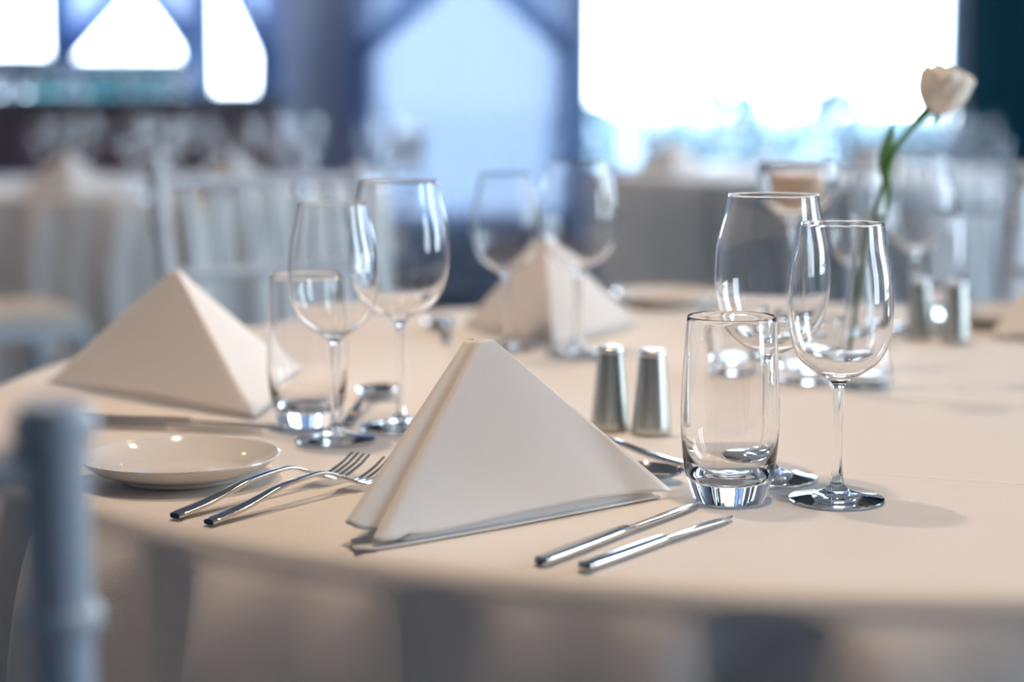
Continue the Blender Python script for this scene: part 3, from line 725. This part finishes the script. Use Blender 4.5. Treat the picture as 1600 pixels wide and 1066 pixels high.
# ------------------------------------------------------------------ chiavari chairs (front faces +y)
def make_chair():
    e = empty('chiavari_chair'); e['category'] = 'chair'
    w2 = .19; lean = .075
    def ring(bm, p, r): 
        tube(bm, [p+Vector((0,0,-.007)), p+Vector((0,0,-.003)), p+Vector((0,0,.003)), p+Vector((0,0,.007))], [r*1.02, r*1.28, r*1.28, r*1.02], 16)
    for s in (-1, 1):
        bm = NB()
        pts = [Vector((s*w2, -.20-.03, .0)), Vector((s*w2, -.20, .44)), Vector((s*w2, -.215, .60)), Vector((s*w2, -.20-lean, .905)), Vector((s*w2, -.20-lean-.004, .922)), Vector((s*w2, -.20-lean-.005, .932))]
        tube(bm, pts, [.012,.0135,.0135,.0135,.0138,.0128], 18)
        for z_, y_ in ((.12,-.222),(.30,-.209),(.49,-.204),(.70,-.215-.060*.333),(.838,-.215-.060*.78),(.921,-.215-.0600)): ring(bm, Vector((s*w2, y_, z_)), .0135)
        obj('back_post', bm, 'chair', e)
        bm = NB(); tube(bm, [Vector((s*.205, .19, .44)), Vector((s*.20, .20, 0))], [.0145,.012], 16)
        for z_ in (.10,.26,.38): ring(bm, Vector((s*.203, .193+.01*(1-z_/.44), z_)), .0135)
        obj('front_leg', bm, 'chair', e)
    def yb(z): return -.215-.060*(z-.60)/.305
    for z_ in (.905,):
        bm = NB(); tube(bm, [Vector((-w2, yb(z_), z_)), Vector((-w2*.5, yb(z_)-.012, z_)), Vector((0, yb(z_)-.016, z_)), Vector((w2*.5, yb(z_)-.012, z_)), Vector((w2, yb(z_), z_))], .0105, 12); obj('crest_rail', bm, 'chair', e)
    bm = NB(); tube(bm, [Vector((-w2, yb(.755), .755)), Vector((0, yb(.755)-.012, .755)), Vector((w2, yb(.755), .755))], .0100, 12); obj('lower_back_rail', bm, 'chair', e)
    for k in range(6):
        x = -w2 + 2*w2*(k+1)/7; cz = 1-(x/w2)**2
        bm = NB(); tube(bm, [Vector((x, yb(.755)-.012*cz, .755)), Vector((x, yb(.83)-.014*cz, .83)), Vector((x, yb(.905)-.016*cz, .905))], [.0075,.0088,.0075], 10); obj('spindle', bm, 'chair', e)
    bm = NB(); box(bm, -.205, .205, -.205, .205, .425, .452, .006); obj('seat_frame', bm, 'chair', e)
    bm = NB(); box(bm, -.195, .195, -.185, .198, .4525, .495, .016); obj('seat_cushion', bm, 'cushion', e)
    for (a, c) in (((-.19,-.222,.14),(.19,-.222,.14)), ((-.2,.198,.12),(.2,.198,.12)), ((-.19,-.22,.20),(-.2,.196,.20)), ((.19,-.22,.20),(.2,.196,.20)), ((-.19,-.215,.30),(-.2,.193,.30)), ((.19,-.215,.30),(.2,.193,.30)), ((-.2,.193,.32),(.2,.193,.32))):
        bm = NB(); tube(bm, [Vector(a), Vector(c)], .0085, 10); obj('stretcher', bm, 'chair', e)
    return e
chair = make_chair()
def put_chair(post, side, rz, s, grp=None):
    """stand a chair so that the top of its back post (side -1/+1) is at plan point post, turned rz"""
    lx, ly = side*.19, -.28
    c, sn = math.cos(rz), math.sin(rz)
    return place(chair, (post[0]-(c*lx-sn*ly), post[1]-(sn*lx+c*ly), 0), rz, s, grp)
GC = 'silver white chairs'
put_chair((-.184, .765), 1, math.radians(12), 'blurred blue-grey chair whose back post stands nearest the camera at far left', GC)
put_chair((-.58, 3.15), 1, -math.radians(144), 'silver white chair with slanting spindles behind the left napkin', GC)
put_chair((.85, 3.25), 1, math.radians(148), 'chair cut off by the right edge behind the near table', GC)
put_chair((1.25, 4.95), -1, math.radians(172), 'white chair beside the dark teal drape, below the rose', GC)
put_chair((2.10, 8.45), -1, math.radians(-170), 'distant chair in front of the dark teal drape', GC)
put_chair((-1.70, 5.02), -1, math.radians(-60), 'chair turned sideways at the left edge before the left background table', GC)
put_chair((-.33, 7.5), 1, math.radians(75), 'distant chair in front of the pale blue sheer curtain', GC)

# ------------------------------------------------------------------ settings on the two background tables
def bgset(px, py, kind, s, grp):
    proto = {'r': red, 'w': white, 't': tum}[kind]
    return place(proto, g(px, py), 0, s, grp)
GL = 'glasses on the left background table'
for i, (px, py, kd) in enumerate([(66,283,'w'),(104,286,'r'),(138,288,'r'),(210,300,'r'),(232,284,'r'),(262,296,'w'),(282,283,'r'),(240,314,'t'),(322,276,'w'),(338,284,'t'),(385,282,'w'),(432,290,'r'),(452,282,'w'),(482,290,'r'),(474,300,'t'),(575,282,'w'),(612,284,'r'),(590,290,'t')]):
    nm = {'r': 'large wine glass', 'w': 'small wine glass', 't': 'tumbler'}[kd]
    bgset(px, py, kd, 'very blurred %s on the left background table before the bar' % nm, nm + 's on the left background table')
GR = 'glasses on the right background table'
for i, (px, py, kd) in enumerate([(1000,262,'w'),(1024,266,'r'),(1115,262,'r'),(1140,258,'w'),(1200,266,'t'),(1296,258,'w'),(1500,262,'r')]):
    nm = {'r': 'large wine glass', 'w': 'small wine glass', 't': 'tumbler'}[kd]
    bgset(px, py, kd, 'very blurred %s on the background table under the big window' % nm, nm + 's on the right background table')
def bgnap(cx, cy, rz, s):
    def r(x, y): return (cx + x*math.cos(rz)-y*math.sin(rz), cy + x*math.sin(rz)+y*math.cos(rz))
    lab(make_napkin(r(0,-.09), r(-.15,.06), r(.15,.06), r(0,.0), .125), s)
v = at(108, 305); bgnap(v.x, v.y, .3, 'blurred white napkin at the left, on the background table near the bar')
v = at(366, 304); bgnap(v.x, v.y, 0, 'blurred napkin on the left background table behind the slanting chair back')
v = at(1050, 270); bgnap(v.x, v.y, .1, 'peach-tinted napkin on the background table left of the tall candle bowl')
v = at(1366, 268); bgnap(v.x, v.y, -.2, 'small peach napkin tip seen left of the rose leaf on the far table')

# glassware and bottles along the bar
GB = 'glasses on the bar'
for px in (10, 34, 58, 84, 110, 134, 158, 182, 208, 234, 260, 288):
    x = (px-800)/352.0; kd = random.choice((tum, tum, white)); place(kd, (x, 8.55+random.uniform(0,.25), 1.0305), 0, 'small blurred %s standing on the bar counter' % ('tumbler' if kd is tum else 'stemmed glass'), 'tumblers on the bar' if kd is tum else 'stemmed glasses on the bar')
for px in (46, 72, 122, 146, 170, 196, 222, 248):
    x = (px-800)/352.0; place(bottle, (x, 8.86, 1.0305), 0, 'small teal bottle at the back of the bar counter', 'teal bottles on the bar')
for o in bpy.data.objects:
    if '_used' in o: del o['_used']
    if o.type == 'MESH' and o.data.materials and o.data.materials[0] == M['glass'] and o.parent and o.parent.location.y < 2.5: o.cycles.is_caustics_caster = True
    if o.name == 'tablecloth': o.cycles.is_caustics_receiver = True
    if o.type == 'LIGHT' and o.name.startswith('lamp'): o.data.cycles.is_caustics_light = True
